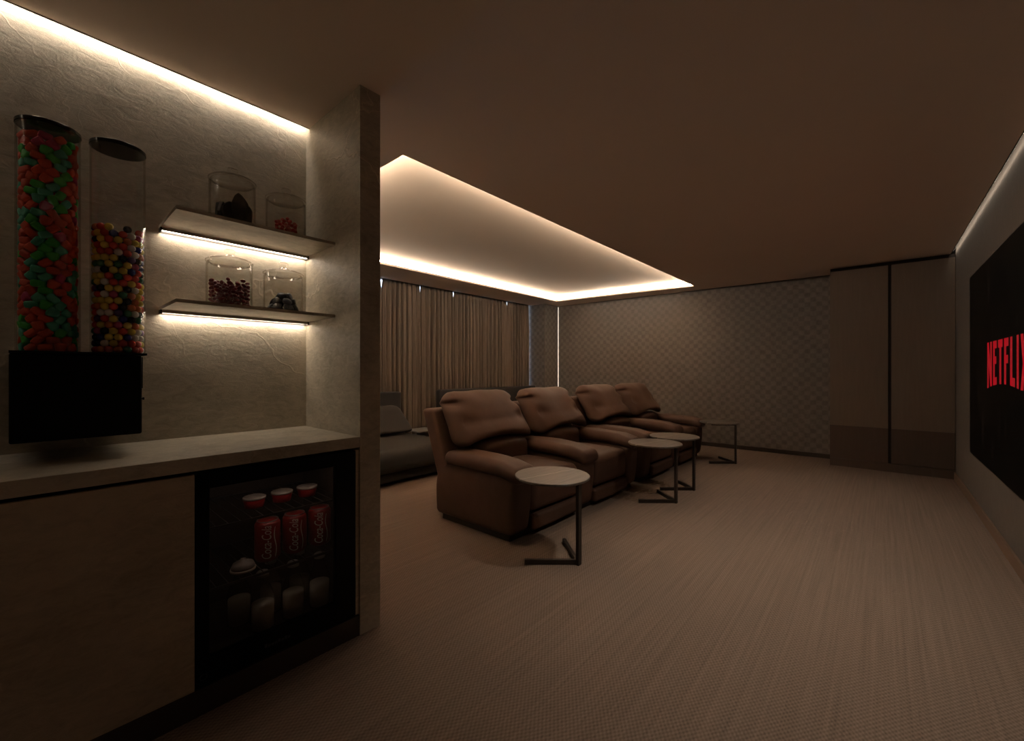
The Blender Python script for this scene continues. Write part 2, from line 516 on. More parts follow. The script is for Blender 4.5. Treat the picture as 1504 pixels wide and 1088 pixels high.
rg = ring.build('round_mark', M['logo_grey'], dr); rg.location = (.022, -.0005, .032); rg.rotation_euler = (PI/2, 0, 0)
for z in (.312, .545):
    w = MB()
    for k in range(14):
        x = .036 + k*(W_-.072)/13
        w.box(x-.0015, .06, z, x+.0015, D_-.035, z+.003)
    w.box(.03, .058, z-.004, W_-.03, .064, z+.006).box(.03, D_-.04, z-.002, W_-.03, D_-.034, z+.004)
    w.build('wire_shelf', M['wire'], fz)
MB().box(.06, .05, H_-.046, W_-.06, .058, H_-.041).build('interior_fill', emit('fridge_fill', (1, .85, .7), 13), fz)  # glowing strip added to brighten the fridge contents

def text_mesh(body, size, shear=0.0):
    cu = bpy.data.curves.new('lettering', 'FONT'); cu.body = body; cu.size = size; cu.shear = shear
    cu.align_x = 'CENTER'; cu.align_y = 'CENTER'; cu.resolution_u = 4
    o = bpy.data.objects.new('lettering', cu); COL.objects.link(o)
    dg = bpy.context.evaluated_depsgraph_get(); dg.update()
    me = bpy.data.meshes.new_from_object(o.evaluated_get(dg))
    bpy.data.objects.remove(o); bpy.data.curves.remove(cu)
    return me

# cola cans
RC, HC = .050, .176
def can_body():
    return MB().lathe([(.034, 0), (.043, .004), (RC, .016), (RC, HC-.018), (.041, HC-.002)], 36)
can_me = can_body().mesh('can_body', M['red_can'], True)
lid_me = MB().lathe([(.0001, HC-.006), (.037, HC-.006), (.039, HC), (.042, HC), (.042, HC-.004)], 36).mesh('can_lid', M['can_metal'], True)
tm = text_mesh('Coca-Cola', .046, .25)
bm = bmesh.new(); bm.from_mesh(tm)
bmesh.ops.triangulate(bm, faces=bm.faces)
for yy in [-.03 + .003*q for q in range(21)]:      # cut across the letters so they can follow the round can
    bmesh.ops.bisect_plane(bm, geom=bm.verts[:]+bm.edges[:]+bm.faces[:], plane_co=(0, yy, 0), plane_no=(0, 1, 0))
xs = [v.co.x for v in bm.verts]; L = max(xs)-min(xs); sc_ = .140/L
for v in bm.verts:
    along = v.co.x*sc_; acr = v.co.y*1.15
    a = -PI/2 - acr/RC
    v.co = Vector(((RC+.0007)*math.cos(a), (RC+.0007)*math.sin(a), HC*.5 + along))
# a swoosh band beside the script, running up the can
bm.to_mesh(tm); bm.free(); tm.materials.clear(); tm.materials.append(M['white_print'])
sw = MB(); prev = None
vs = []; fs = []
for i in range(25):
    z = .02 + (HC-.045)*i/24
    a0 = -PI/2 + .62 + .10*math.sin(i/24*2*PI); wd = .05+.03*math.sin(i/24*PI)
    for a in (a0, a0+wd): vs.append(((RC+.0007)*math.cos(a), (RC+.0007)*math.sin(a), z))
    if i: fs.append((2*i-2, 2*i-1, 2*i+1, 2*i))
sw.add(vs, fs); sw_me = sw.mesh('ribbon', M['white_print'])
def can(x, y, z, rz, label, group):
    t = thing('soda_can', label, 'can', (x, y, z), rz, group)
    for nm, me in (('can_body', can_me), ('can_lid', lid_me), ('lettering', tm), ('ribbon', sw_me)):
        link(bpy.data.objects.new(nm, me), t)
zs = .102 + .312 + .007
cn = ['red cola can with white script, leftmost of the front three on the middle fridge shelf', 'red cola can with white script, centre can on the middle fridge shelf', 'red cola can with white script, on the middle fridge shelf nearest the pillar']
for k, x in enumerate((.682, .796, .910)):
    can(x, 2.03, zs, -.36-.05*k, cn[k], 'cola cans on the middle fridge shelf')
# tubs on the top shelf
tub_b = MB().lathe([(.030, 0), (.036, .002), (.042, .036), (.042, .04)], 32).mesh('tub_body', M['tub_red'], True)
tub_l = MB().lathe([(.0445, .038), (.0445, .046), (.040, .048), (.0001, .048)], 32).mesh('tub_lid', M['tub_lid'], True)
tl = ['small red tub with pale lid, leftmost on the top fridge shelf', 'small red tub with pale lid, middle one on the top fridge shelf', 'small red tub with pale lid, on the top fridge shelf nearest the pillar']
for k, x in enumerate((.640, .752, .864)):
    t = thing('dessert_tub', tl[k], 'tub', (x, 2.06, .102+.545+.007), 0, 'red tubs on the top fridge shelf')
    link(bpy.data.objects.new('tub_body', tub_b), t); link(bpy.data.objects.new('tub_lid', tub_l), t)
t = thing('butter_dish', 'small pale layered dish beside the cola cans in the fridge', 'dish', (.576, 1.99, zs), 0)
MB().lathe([(.034, 0), (.046, .003), (.047, .010), (.041, .013)], 32).build('dish_base', M['tub_pale'], t, True)
MB().lathe([(.042, .012), (.043, .020), (.036, .034), (.014, .042), (.010, .050), (.0001, .052)], 32).build('dish_lid', M['tub_lid'], t, True)
# milk bottles
RB = .045
bot = MB().lathe([(.030, 0), (RB, .004), (RB, .125), (.036, .155), (.021, .195), (.019, .222), (.022, .226)], 32).mesh('glass_body', M['bottle_glass'], True)
milk = MB().lathe([(.028, .005), (RB-.003, .008), (RB-.003, .108), (.0001, .109)], 32).mesh('milk', M['milk'], True)
cap = MB().lathe([(.0235, .220), (.024, .236), (.020, .240), (.0001, .241)], 24).mesh('cap', M['cap'], True)
rows = [(.645, 1.975, 'front row, leftmost'), (.768, 1.975, 'front row, middle'), (.885, 1.975, 'front row, nearest the pillar'),
        (.590, 2.09, 'back row, leftmost'), (.715, 2.09, 'back row, middle'), (.840, 2.09, 'back row, nearest the pillar')]
for x, y, w in rows:
    t = thing('milk_bottle', 'glass milk bottle with dark neck on the fridge floor, ' + w, 'bottle', (x, y, .102+.056), 0, 'milk bottles on the fridge floor')
    for nm, me in (('glass_body', bot), ('milk', milk), ('cap', cap)): link(bpy.data.objects.new(nm, me), t)

# ------------------------------------------------------------------ jars of sweets
def copies(name, me, spots, label, group, cat='candy'):
    for k, (loc, rot) in enumerate(spots):
        o = bpy.data.objects.new(name, me); link(o); o.location = loc; o.rotation_euler = rot
        tag(o, label, cat, group)

def jar(x, y, z, r, hb, label):
    t = thing('candy_jar', label, 'jar', (x, y, z), 0, 'glass candy jars on the niche shelves')
    wall = .004
    MB().lathe([(.0001, 0), (r-.008, 0), (r, .008), (r, hb-.012), (r-.006, hb-.004), (r-.006, hb),
                (r-.010, hb), (r-.010, hb-.006), (r-wall, hb-.014), (r-wall, .012), (r-.012, .006), (.0001, .006)], 48).build('glass_body', M['jar_glass'], t, True)
    L = MB().lathe([(.0001, hb-.010), (r-.016, hb-.010), (r-.012, hb+.001), (r+.002, hb+.001), (r+.003, hb+.006), (r-.006, hb+.013),
                (r*.55, hb+.022), (.024, hb+.030), (.016, hb+.036), (.0001, hb+.036)], 48).build('lid', M['jar_glass'], t, True)
    MB().lathe([(.014, hb+.036), (.016, hb+.040), (.022, hb+.056), (.020, hb+.062), (.0001, hb+.063)], 24).build('knob', M['jar_glass'], L, True)
    return t

JY = 2.275
jar(.616, JY, Z1+.0145, .092, .222, 'wide clear glass jar of dark brown cookies, left on the upper shelf')
jar(.850, JY, Z1+.0145, .090, .205, 'clear glass jar of red chewy sweets, in the corner of the upper shelf')
jar(.604, JY, Z2+.0145, .091, .212, 'clear glass jar half full of dark red jelly beans on the lower shelf')
jar(.838, JY, Z2+.0145, .089, .196, 'clear glass jar of black round sweets, in the corner of the lower shelf')

def blob(r, sx, sy, sz, seg=14, ring=8):
    m_ = MB()
    prof = [(max(.0001, math.sin(PI*i/ring))*r, -math.cos(PI*i/ring)*r) for i in range(ring+1)]
    m_.lathe(prof, seg)
    m_.v = [(a*sx, b_*sy, c_*sz) for a, b_, c_ in m_.v]
    return m_

def pack(cx, cy, z0, R, step, dz, layers, tilt=.5, jit=.12, top_drop=None):
    """layered packing in a cylinder of radius R"""
    out = []
    for l in range(layers):
        z = z0 + l*dz
        rad = R; ring = 0
        while rad > step*.35:
            n = max(1, int(2*PI*rad/step))
            off = (l % 2)*PI/n + ring*.5 + l*.13
            for k in range(n):
                a = 2*PI*k/n + off
                out.append((Vector((cx+rad*math.cos(a), cy+rad*math.sin(a), z + random.uniform(-1, 1)*jit*dz)), l, rad))
            rad -= step; ring += 1
        if rad > -step*.3 and rad <= step*.35:
            out.append((Vector((cx, cy, z)), l, 0))
    return out

jb = blob(.0098, 1.35, .85, .85).mesh('jelly_bean', plain('jelly_bean_red', (.20, .012, .022), .3), True)
pts = pack(.604, JY, Z2+.0145+.018, .070, .030, .0180, 7)
copies('jelly_bean', jb, [(p, (random.uniform(-.5,.5), random.uniform(-.5,.5), random.uniform(0, PI))) for p, l, rd in pts if not (l == 6 and random.random() < .35)],
       'dark red jelly bean inside the left jar on the lower shelf', 'jelly beans in the lower left jar')
rc = [plain('red_chew', (.42, .035, .03), .35), plain('pink_chew', (.5, .12, .10), .35)]
rm = [blob(.0092, 1, 1, .9).mesh('red_chew', m_, True) for m_ in rc]
pts = pack(.850, JY, Z1+.0145+.017, .070, .027, .0190, 6)
pts = [p for p in pts if (p[0].x-.850)**2+(p[0].y-JY)**2 < (.076-.008*p[1])**2]
for j in range(2):
    copies(('red_chew', 'pink_chew')[j], rm[j], [(p, (0, 0, random.random())) for i, (p, l, rd) in enumerate(pts) if (i % 3 == 0) == (j == 1)],
           ('round red sweet inside the corner jar on the upper shelf', 'round pink sweet inside the corner jar on the upper shelf')[j], 'red sweets in the upper corner jar')
# black round sweets
bk = MB().lathe([(.0001, -.008), (.018, -.008), (.021, -.005), (.021, -.002), (.0195, -.0015), (.0195, .0015), (.021, .002), (.021, .005), (.018, .008), (.0001, .008)], 24)
bkm = bk.mesh('black_sweet', plain('black_sweet', (.008, .006, .009), .5), True)
spots = []
for l in range(3):
    n = (8, 6, 4)[l]; R = (.060, .048, .026)[l]
    for k in range(n):
        a = 2*PI*k/n + l*.5
        spots.append(((.838+R*math.cos(a), JY+R*math.sin(a), Z2+.0145+.028+l*.029), (1.15+random.uniform(-.25, .25), random.uniform(-.3, .3), a+PI/2+random.uniform(-.3, .3))))
copies('black_sweet', bkm, spots, 'round black sweet inside the corner jar on the lower shelf', 'black sweets in the lower corner jar')
# dark cookies: broken slabs standing on end
ck = plain('dark_cookie', (.022, .012, .008), .7, var=.3, nscale=80, bmp=.4)
def cookie(w, h, seed):
    random.seed(seed)
    n = 14; poly = []
    for k in range(n):
        a = 2*PI*k/n; rr = 1 + random.uniform(-.10, .08)
        poly.append((w/2*rr*math.cos(a), h/2*rr*math.sin(a)))
    return MB().prism(poly, -.006, .006).mesh('cookie', ck)
shapes = [cookie(.070, .112, 1), cookie(.066, .145, 2), cookie(.055, .10, 3), cookie(.075, .085, 4)]
random.seed(11)
ci = 0
for (dx, dy, zz, rz, tl_, s) in [(-.056,-.022,.050,.9,.05,2),(-.02,-.045,.056,.25,-.12,3),(.018,-.052,.075,-.1,.08,1),(.05,-.025,.058,-.8,.1,0),
        (-.045,.02,.062,1.6,-.1,2),(-.014,-.004,.060,.2,.1,0),(.03,.022,.062,-.2,-.05,0),(.058,.02,.058,-1.4,.1,2),(-.025,.04,.058,.1,.1,0),(.025,.052,.06,-.2,-.05,0),(-.068,.004,.05,1.5,.02,2)]:
    o = bpy.data.objects.new('cookie', shapes[s]); link(o)
    o.location = (.616+dx*.86, JY+dy*.9, Z1+.0145+.014+zz)
    o.rotation_euler = (PI/2+tl_, 0, rz)
    tag(o, 'dark brown cookie standing inside the left jar on the upper shelf', 'cookie', 'dark cookies in the upper left jar')

# ------------------------------------------------------------------ candy dispenser on the wall
TX = [(.0387, 2.25), (.222, 2.25)]
RT = .0805
dsp = thing('candy_dispenser', 'black wall-mounted double candy dispenser with two tall clear tubes', 'dispenser', (.115, YN, 1.012))
body = MB().box(-.166, -.345, 0, .158, -.001, .294)
body.build('dispenser_body', M['black'], dsp, bevel=.006)
MB().box(-.166, -.349, .295, .172, -.001, .303).build('top_plate', M['black'], dsp)
MB().box(.158, -.30, .17, .166, -.20, .29).build('side_bracket', M['black'], dsp)
hd = MB().lathe([(.003, 0), (.003, .007), (.005, .007), (.005, .012), (.0001, .012)], 16).build('dispensing_knob', M['black'], dsp)
hd.location = (.158, -.30, .13); hd.rotation_euler = (0, PI/2, 0)
ZB = 1.012+.304
for k, (x, y) in enumerate(TX):
    zt = 2.108
    tb = MB().lathe([(RT, 0), (RT, zt-ZB), (RT-.003, zt-ZB), (RT-.003, 0)], 64, (x-.115, y-YN, ZB-1.012), close=True).build('clear_tube', M['clear'], dsp, auto=.6)
    MB().lathe([(.0001, 0), (RT-.004, 0), (RT-.004, .002), (RT+.002, .002), (RT+.002, .012), (RT-.001, .015), (.0001, .016)], 64, (x-.115, y-YN, zt-1.012)).build('tube_lid', M['lid_black'], dsp, auto=.5)

# gumballs: outer rings are single balls, the heart of the pile is one stuff object
RG = .0132
gb_cols = {'yellow': (.9, .70, .12), 'red': (.8, .09, .06), 'orange': (.75, .22, .07), 'white': (.92, .88, .82), 'blue': (.04, .045, .26),
           'green': (.05, .24, .11), 'dark': (.015, .014, .016), 'pink': (.62, .09, .22), 'purple': (.16, .08, .26)}
gm = {k: blob(RG, 1, 1, 1, 18, 10).mesh('gumball', plain('gumball_' + k, c_, .25), True) for k, c_ in gb_cols.items()}
wts = ['yellow']*6 + ['red']*5 + ['orange']*2 + ['white']*4 + ['blue']*2 + ['green']*2 + ['dark']*3 + ['pink']*1 + ['purple']*1
lab = {k: ('black' if k == 'dark' else k) + ' gumball in the right-hand tube of the candy dispenser' for k in gb_cols}
cnt = 0; GX, GY = TX[1]
Rr = RT-.003-RG-.0005
nring = int(2*PI*Rr/(2*RG+.0003)); dzl = .0232; lay = int((1.826-ZB)/dzl)
random.seed(5)
core = MB(); core_by = MB()
ballbm = blob(RG, 1, 1, 1, 10, 6)
placed = []
for l in range(lay):
    for k in range(nring):
        a = 2*PI*(k + .5*(l % 2))/nring
        p = Vector((GX+Rr*math.cos(a), GY+Rr*math.sin(a), ZB+RG+.001+l*dzl))
        if l == lay-1 and random.random() < .4: continue
        placed.append((p, a))
# the balls turned towards the room show; those against the wall go to the stuff object
def facing(p):
    return (Vector((p.x-GX, p.y-GY, 0)).normalized()).dot(Vector((-.15, -1, 0)).normalized())
placed.sort(key=lambda t_: -facing(t_[0]) - (.6 if t_[0].z > ZB+RG+(lay-2)*dzl else 0))
for i, (p, a) in enumerate(placed):
    kcol = random.choice(wts)
    if i < 296:
        o = bpy.data.objects.new('gumball', gm[kcol]); link(o); o.location = p
        tag(o, lab[kcol], 'gumball', 'gumballs in the dispenser tube')
    else:
        core.add([Vector(v)+p for v in ballbm.v], ballbm.f, random.randrange(5))
for l in range(lay-1):
    for k in range(10):
        a = 2*PI*k/10 + l*.3
        p = Vector((GX+.040*math.cos(a), GY+.040*math.sin(a), ZB+RG+.001+l*dzl))
        core.add([Vector(v)+p for v in ballbm.v], ballbm.f, random.randrange(5))
o = core.build('gumball_heap', [gm[k].materials[0] for k in ('yellow', 'red', 'white', 'blue', 'orange')], None, True)
tag(o, 'inner mass of gumballs behind the visible ones in the right-hand tube', 'gumballs', None, 'stuff')

# gummy sweets: sugared slabs and twists in red, green and teal, in patches
gu_cols = {'red': (.72, .075, .022), 'green': (.05, .50, .06), 'teal': (.07, .46, .30), 'pink': (.55, .03, .13)}
gum = {}
for k, c_ in gu_cols.items():
    mt = plain('gummy_' + k, c_, .6, var=.15, nscale=160)
    gum[k] = [MB().rbox((0, 0, 0), (.036, .018, .025), .008, 3, 2, lambda q: Vector((q.x, q.y + .004*math.sin(q.x*60), q.z))).mesh('gummy', mt, True),
              MB().rbox((0, 0, 0), (.030, .019, .034), .0095, 3, 2, lambda q: Vector((q.x*(1+.25*math.sin(q.z*70)), q.y, q.z))).mesh('gummy', mt, True)]
UX, UY = TX[0]
Rr2 = RT-.003-.0145
cand = []
nr, dzg = 11, .0245
lay2 = int((2.095-ZB)/dzg)
random.seed(21)
for l in range(lay2):
    for k in range(nr):
        a = 2*PI*(k + .5*(l % 2))/nr
        z = ZB + .015 + l*dzg
        if z > 2.075 and (math.sin(a*3) > .2 or math.sin(a) > .5): continue
        cand.append((Vector((UX+Rr2*math.cos(a), UY+Rr2*math.sin(a), z)), a))
cand.sort(key=lambda t_: -(Vector((t_[0].x-UX, t_[0].y-UY, 0)).normalized()).dot(Vector((0, -1, 0))))
heap = MB(); gbm = MB().rbox((0, 0, 0), (.046, .022, .024), .008, 2, 1)
def gcol(p, a):
    n_ = noise.noise(Vector((a*1.25, p.z*11, 3.1))); n2 = noise.noise(Vector((a*2.2+9, p.z*20, .3)))
    if n_ > .04: return 'green' if n2 > .06 else 'teal'
    return 'pink' if n2 > .38 else 'red'
for i, (p, a) in enumerate(cand):
    k = gcol(p, a)
    if i < 285:
        o = bpy.data.objects.new('gummy', random.choice(gum[k])); link(o)
        o.location = p; o.rotation_euler = (random.uniform(-.15, .15), random.uniform(-1.2, 1.2), a+PI/2+random.uniform(-.08, .08))
        tag(o, k + ' gummy sweet in the left-hand tube of the candy dispenser', 'gummy', 'gummy sweets in the dispenser tube')
    else:
        Rm = Matrix.Rotation(a+PI/2, 3, 'Z')
        heap.add([Rm @ Vector(v)+p for v in gbm.v], gbm.f, list(gu_cols).index(k))
for l in range(lay2-1):
    for k in range(7):
        a = 2*PI*k/7 + l*.4
        p = Vector((UX+.040*math.cos(a), UY+.040*math.sin(a), ZB+.015+l*dzg)); Rm = Matrix.Rotation(a+PI/2, 3, 'Z')
        heap.add([Rm @ Vector(v)+p for v in gbm.v], gbm.f, list(gu_cols).index(gcol(p, a)))
o = heap.build('gummy_heap', [gum[k][0].materials[0] for k in gu_cols], None, True)
tag(o, 'inner mass of gummy sweets behind the visible ones in the left-hand tube', 'gummies', None, 'stuff')

# ------------------------------------------------------------------ wardrobe
wd = thing('wardrobe', 'tall built-in two-door brown wardrobe beside the screen wall', 'wardrobe', (6.97, -.637, 0))
YW = 1.149
MB().box(.02, 0, .0, .47, YW, 2.545).box(.05, 0, 2.545, .47, YW, 2.598).build('carcass', M['dark_trim'], wd)
MB().box(.004, 0, 0, .019, YW, .10).build('plinth', M['wardrobe_low'], wd)
for y0, y1 in ((0.001, .544), (.574, YW)):
    dd = MB().box(0, y0, .535, .019, y1, 2.55).build('door', M['wardrobe'], wd, bevel=.0015)
    MB().box(0, y0, .105, .019, y1, .533).build('lower_panel', M['wardrobe_low'], dd, bevel=.0015)

# ------------------------------------------------------------------ television
tv = thing('television', 'huge flat black screen showing a red word on the screen wall', 'television', (4.30, YT, 1.3025))
SW, SH = 2.96, 1.625
MB().box(-SW/2, .001, -SH/2, SW/2, .0185, SH/2).build('bezel', M['black'], tv)
scr, nt, bb = newmat('screen_black')
p = objc(nt)
nz = tex_noise(nt, mapping(nt, p, (5, 1, 1.3)), 1.6, 4, .6, .8)
f = ramp(nt, nz.outputs[0], [(.60, 0.0), (.78, 1.0)])
nt.links.new(mixc(nt, f, (.0, .0, .0), (.045, .026, .018)), bb.inputs['Emission Color'])  # faint upright smudges: mirrored reflections painted in as emission
bb.inputs['Emission Strength'].default_value = .12
bb.inputs['Base Color'].default_value = (.002, .002, .002, 1); bb.inputs['Roughness'].default_value = .45; bb.inputs['Specular IOR Level'].default_value = .05
screen = MB().box(-SW/2+.008, 0.0185, -SH/2+.008, SW/2-.008, .0195, SH/2-.008).build('screen', scr, tv)
# the red wordmark: N E T F L I X, bottoms following an arch; read looking at the wall (+x is the reader's left)
lt = MB()
TW, THt = 1.21, .35
gap = .045; widths = [1.15, .82, .95, .82, .82, .32, 1.05]
unit = (TW - gap*6)/sum(widths); st = .062
def zb(u): return -.145 - .047*(abs(u)/(TW/2))**2 * 1.0     # bottom arch
zt_ = .163
def zpoly(poly):
    """poly in (u from reader's left, z) -> world local with flipped x"""
    vs = [(-u, .0201, z) for u, z in poly]
    lt.add(vs, [tuple(range(len(vs)))])
def rect(u0, u1, z0=None, z1=zt_):
    n = 3
    if z0 is None: zpoly([(u0, zb(u0)), (u1, zb(u1)), (u1, z1), (u0, z1)])
    else: zpoly([(u0, z0), (u1, z0), (u1, z1), (u0, z1)])
u = -TW/2
for ch, wq in zip('NETFLIX', widths):
    w = wq*unit; a, b_ = u, u+w
    if ch == 'N':
        rect(a, a+st); rect(b_-st, b_); zpoly([(a, zt_), (a+st, zt_), (b_, zb(b_)), (b_-st, zb(b_))])
    elif ch == 'E':
        rect(a, a+st); rect(a, b_, zt_-.055); zpoly([(a, zb(a)), (b_, zb(b_)), (b_, zb(b_)+.055), (a, zb(a)+.055)]); rect(a, b_-.012, -.005, .05)
    elif ch == 'T':
        m_ = (a+b_)/2; rect(a, b_, zt_-.055); rect(m_-st/2, m_+st/2)
    elif ch == 'F':
        rect(a, a+st); rect(a, b_, zt_-.055); rect(a, b_-.012, -.005, .05)
    elif ch == 'L':
        rect(a, a+st); zpoly([(a, zb(a)), (b_, zb(b_)), (b_, zb(b_)+.055), (a, zb(a)+.055)])
    elif ch == 'I':
        rect(a, b_)
    else:
        zpoly([(a, zt_), (a+st, zt_), (b_, zb(b_)), (b_-st, zb(b_))]); zpoly([(b_-st, zt_), (b_, zt_), (a+st, zb(a)), (a, zb(a))])
    u = b_ + gap
lt.build('lettering', emit('red_letters', (.21, .003, .007), 1.0), screen)

# ------------------------------------------------------------------ curtains
def curtain(x0, x1, seed, notch_l, notch_r, label):
    rnd = random.Random(seed)
    w = x1-x0; nx = 150; nz = 14
    ph = []; x = 0
    # irregular pleats
    cuts = [0.0]
    while cuts[-1] < w: cuts.append(cuts[-1] + rnd.uniform(.075, .125))
    s = w/cuts[-1]; cuts = [c_*s for c_ in cuts]
    amp = [rnd.uniform(.020, .040) for _ in cuts]
    m_ = MB(); vs = []; fs = []
    zz = [.015 + (2.655-.015)*(j/nz) for j in range(nz+1)]
    for j, z in enumerate(zz):
        fl = .55 + .45*min(1, (2.655-z)/.5)
        for i in range(nx+1):
            xx = w*i/nx
            k = max(0, min(len(cuts)-2, next((q-1 for q in range(len(cuts)) if cuts[q] >= xx), 0)))
            tloc = (xx-cuts[k])/(cuts[k+1]-cuts[k])
            a0 = amp[k]; y = math.sin(tloc*2*PI)*a0*fl + .010*math.sin(tloc*4*PI+k)*fl
            xs_ = xx + (.012*math.sin(tloc*2*PI+1.3)*fl + .004*math.sin(z*2+k))*min(1, min(i, nx-i)/14)
            tz = max(0, (z-2.45)/.205)
            if notch_l and i < nx*.12: xs_ += notch_l*tz*(1-i/(nx*.12))
            if notch_r and i > nx*.88: xs_ -= notch_r*tz*((i-nx*.88)/(nx*.12))
            vs.append((x0+xs_, 5.535+y, z))
    for j in range(nz):
        for i in range(nx):
            a = j*(nx+1)+i; fs.append((a, a+1, a+nx+2, a+nx+1))
    m_.add(vs, fs)
    o = m_.build('curtain', M['curtain'], None, True)
    sd = o.modifiers.new('thick', 'SOLIDIFY'); sd.thickness = .004
    return tag(o, label, 'curtain', 'brown window curtains')
edges = [1.28, 2.0, 2.70, 3.39, 4.082, 4.776, 5.440, 6.155, 6.814]
cl = ['brown pleated curtain panel, first from the stone pillar side', 'brown pleated curtain panel, second from the stone pillar side', 'brown pleated curtain panel just behind the stone pillar edge',
      'brown pleated curtain panel above the bed with the slanted pillow', 'brown pleated curtain panel behind the bedside table', 'brown pleated curtain panel behind the nearest recliner pillow',
      'brown pleated curtain panel, second from the lit window corner', 'brown pleated curtain panel beside the lit window corner']
for i in range(8):
    big_l = .026 if i in (3, 5, 7) else .011
    big_r = .026 if i in (2, 4, 6) else .011
    if i == 7: big_r = 0
    curtain(edges[i]+.002, edges[i+1]-.002, 40+i, big_l, big_r, cl[i])

# ------------------------------------------------------------------ reclining sofas
def wr(q, s, a):   # gentle wrinkles
    n_ = noise.noise_vector(q*s)
    return q + Vector((n_.x*.4, n_.y, n_.z))*a

def make_sofa(label):
    t = thing('recliner_sofa', label, 'sofa', (0, 0, 0), 0, 'brown two-seat recliner sofas')
    Wd = 2.06
    L_ = M['leather']
    MB().box(.05, .08, 0, Wd-.05, .84, .06).build('base', M['dark_trim'], t)
    MB().rbox((Wd/2, .50, .225), (Wd-.08, .74, .35), .03, 2, 3).build('frame', L_, t, True)
    arms = (0.12, 1.03, 1.94)
    for i, ax in enumerate(arms):
        aw = .235 if i != 1 else .25
        def da(q):
            # arm side: front face leans back towards the floor, rear top corner rounded off
            q = Vector(q); u = (q.y+.45)/.9; v = (q.z+.225)/.45
            q.x += .012*math.sin(PI*v)*(1 if q.x > 0 else -1)
            if v > .6: q.y -= .07*max(0, u-.7)/.3*((v-.6)/.4)**1.5
            q.y += .035*(1-v)**2*(1-u)
            return wr(q, 5, .006)
        MB().rbox((ax, .455, .255), (aw-.03, .90, .43), .05, 3, 5, da).build('arm_panel', L_, t, True)
        def dp(q):
            q = Vector(q); u = (q.y+.40)/.80
            q.z += .016*math.sin(PI*u) + .022*u - .012 - .045*max(0, .25-u)**1.3/.165*.35
            q.x *= 1 + .06*math.sin(PI*u)
            if u < .18: q.z -= .012*(1-u/.18)
            return wr(q + Vector((ax, 0, 0)), 6, .007) - Vector((ax, 0, 0))
        MB().rbox((ax, .37, .517), (aw+.022, .81, .118), .057, 4, 6, dp).build('arm_pad', L_, t, True)
    for s0 in (.24, 1.155):
        w = .665; xm = s0+w/2
        def dsq(q):
            q = Vector(q)
            cx_ = 1-(2*q.x/w)**2; u = (q.y+.36)/.72
            if q.z > 0: q.z += .030*cx_*math.sin(PI*min(1, u*1.0)) 
            if q.y < -.2: q.y -= .025*max(0, cx_)*max(0, 1-abs(q.z)/.16)
            return wr(q, 4, .008)
        MB().rbox((xm, .375, .305), (w-.01, .70, .285), .06, 4, 6, dsq).build('seat_cushion', L_, t, True)
        def df(q):
            q = Vector(q); q.y -= .012*max(0, 1-(2*q.x/w)**2); return wr(q, 5, .004)
        MB().rbox((xm, .075, .098), (w-.012, .12, .115), .025, 3, 5, df).build('footrest', L_, t, True)
        # lumbar cushion
        def dl(q):
            q = Vector(q); cx_ = 1-(2*q.x/.64)**2
            q.z += .035*cx_ if q.z > 0 else 0
            q.y -= .03*cx_
            return wr(q, 5, .008)
        MB().rbox((xm, .665, .50), (.655, .18, .24), .075, 4, 5, dl).build('lumbar_cushion', L_, t, True)
    for k, (x0, x1) in enumerate(((.012, 1.025), (1.035, 2.048))):
        # back frame, tilted
        def dbk(q):
            q = Vector(q); v = (q.z+.33)/.66
            q.y += .30*(v-.5)*.9
            q.x *= 1 - .03*v
            return q
        MB().rbox(((x0+x1)/2, .90, .585), (x1-x0, .15, .66), .035, 3, 5, dbk).build('back_frame', L_, t, True)
        def dpl(q):
            q = Vector(q); sx = 2*q.x/.90; v = (q.z+.235)/.47
            edge = max(0, 1-abs(sx)**3)
            # plump front, pinched ends with folds, arched lower edge
            if q.y < 0: q.y -= .055*edge*math.sin(PI*min(1, max(0, v*.85+.12)))
            for sgn in (-1, 1):
                dx = (q.x - sgn*.43); 
                q.y += .055*math.exp(-(dx/.09)**2 - ((v-.80)/.075)**2)*(1 if q.y < .05 else 0)
                q.y += .040*math.exp(-((q.x-sgn*.34)/.05)**2 - ((v-.48)/.10)**2)*(1 if q.y < .05 else 0)
                q.x -= sgn*.030*math.exp(-(dx/.10)**2 - ((v-.80)/.08)**2)
            if v < .45: q.z += .085*max(0, 1-sx*sx)*(1-v/.45)
            if v > .75: q.z -= .05*max(0, abs(sx)-.75)/.25*((v-.75)/.25)
            # wider at the bottom than at the top
            q.x *= 1.04 - .10*v
            # lean back
            q.y += .24*(v-.5)
            q.y -= .055*max(0, .5-v)
            return wr(q + Vector((k*2.3, 0, 0)), 4.5, .014) - Vector((k*2.3, 0, 0))
        MB().rbox(((x0+x1)/2+.004, .80, .825), (.90, .20, .47), .095, 5, 12, dpl).build('back_pillow', L_, t, True)
    return t

def copy_tree(o, parent=None):
    c_ = o.copy(); COL.objects.link(c_)
    if parent is not None: c_.parent = parent
    for ch in list(o.children): copy_tree(ch, c_)
    return c_
sofa = make_sofa('brown leather two-seat recliner sofa nearest the stone pillar')
sofa_b = copy_tree(sofa)
sofa.location = (2.245, 1.955, 0)
sofa_b.location = (4.425, 1.955, 0)
sofa_b['label'] = 'brown leather two-seat recliner sofa next to the patterned far wall'

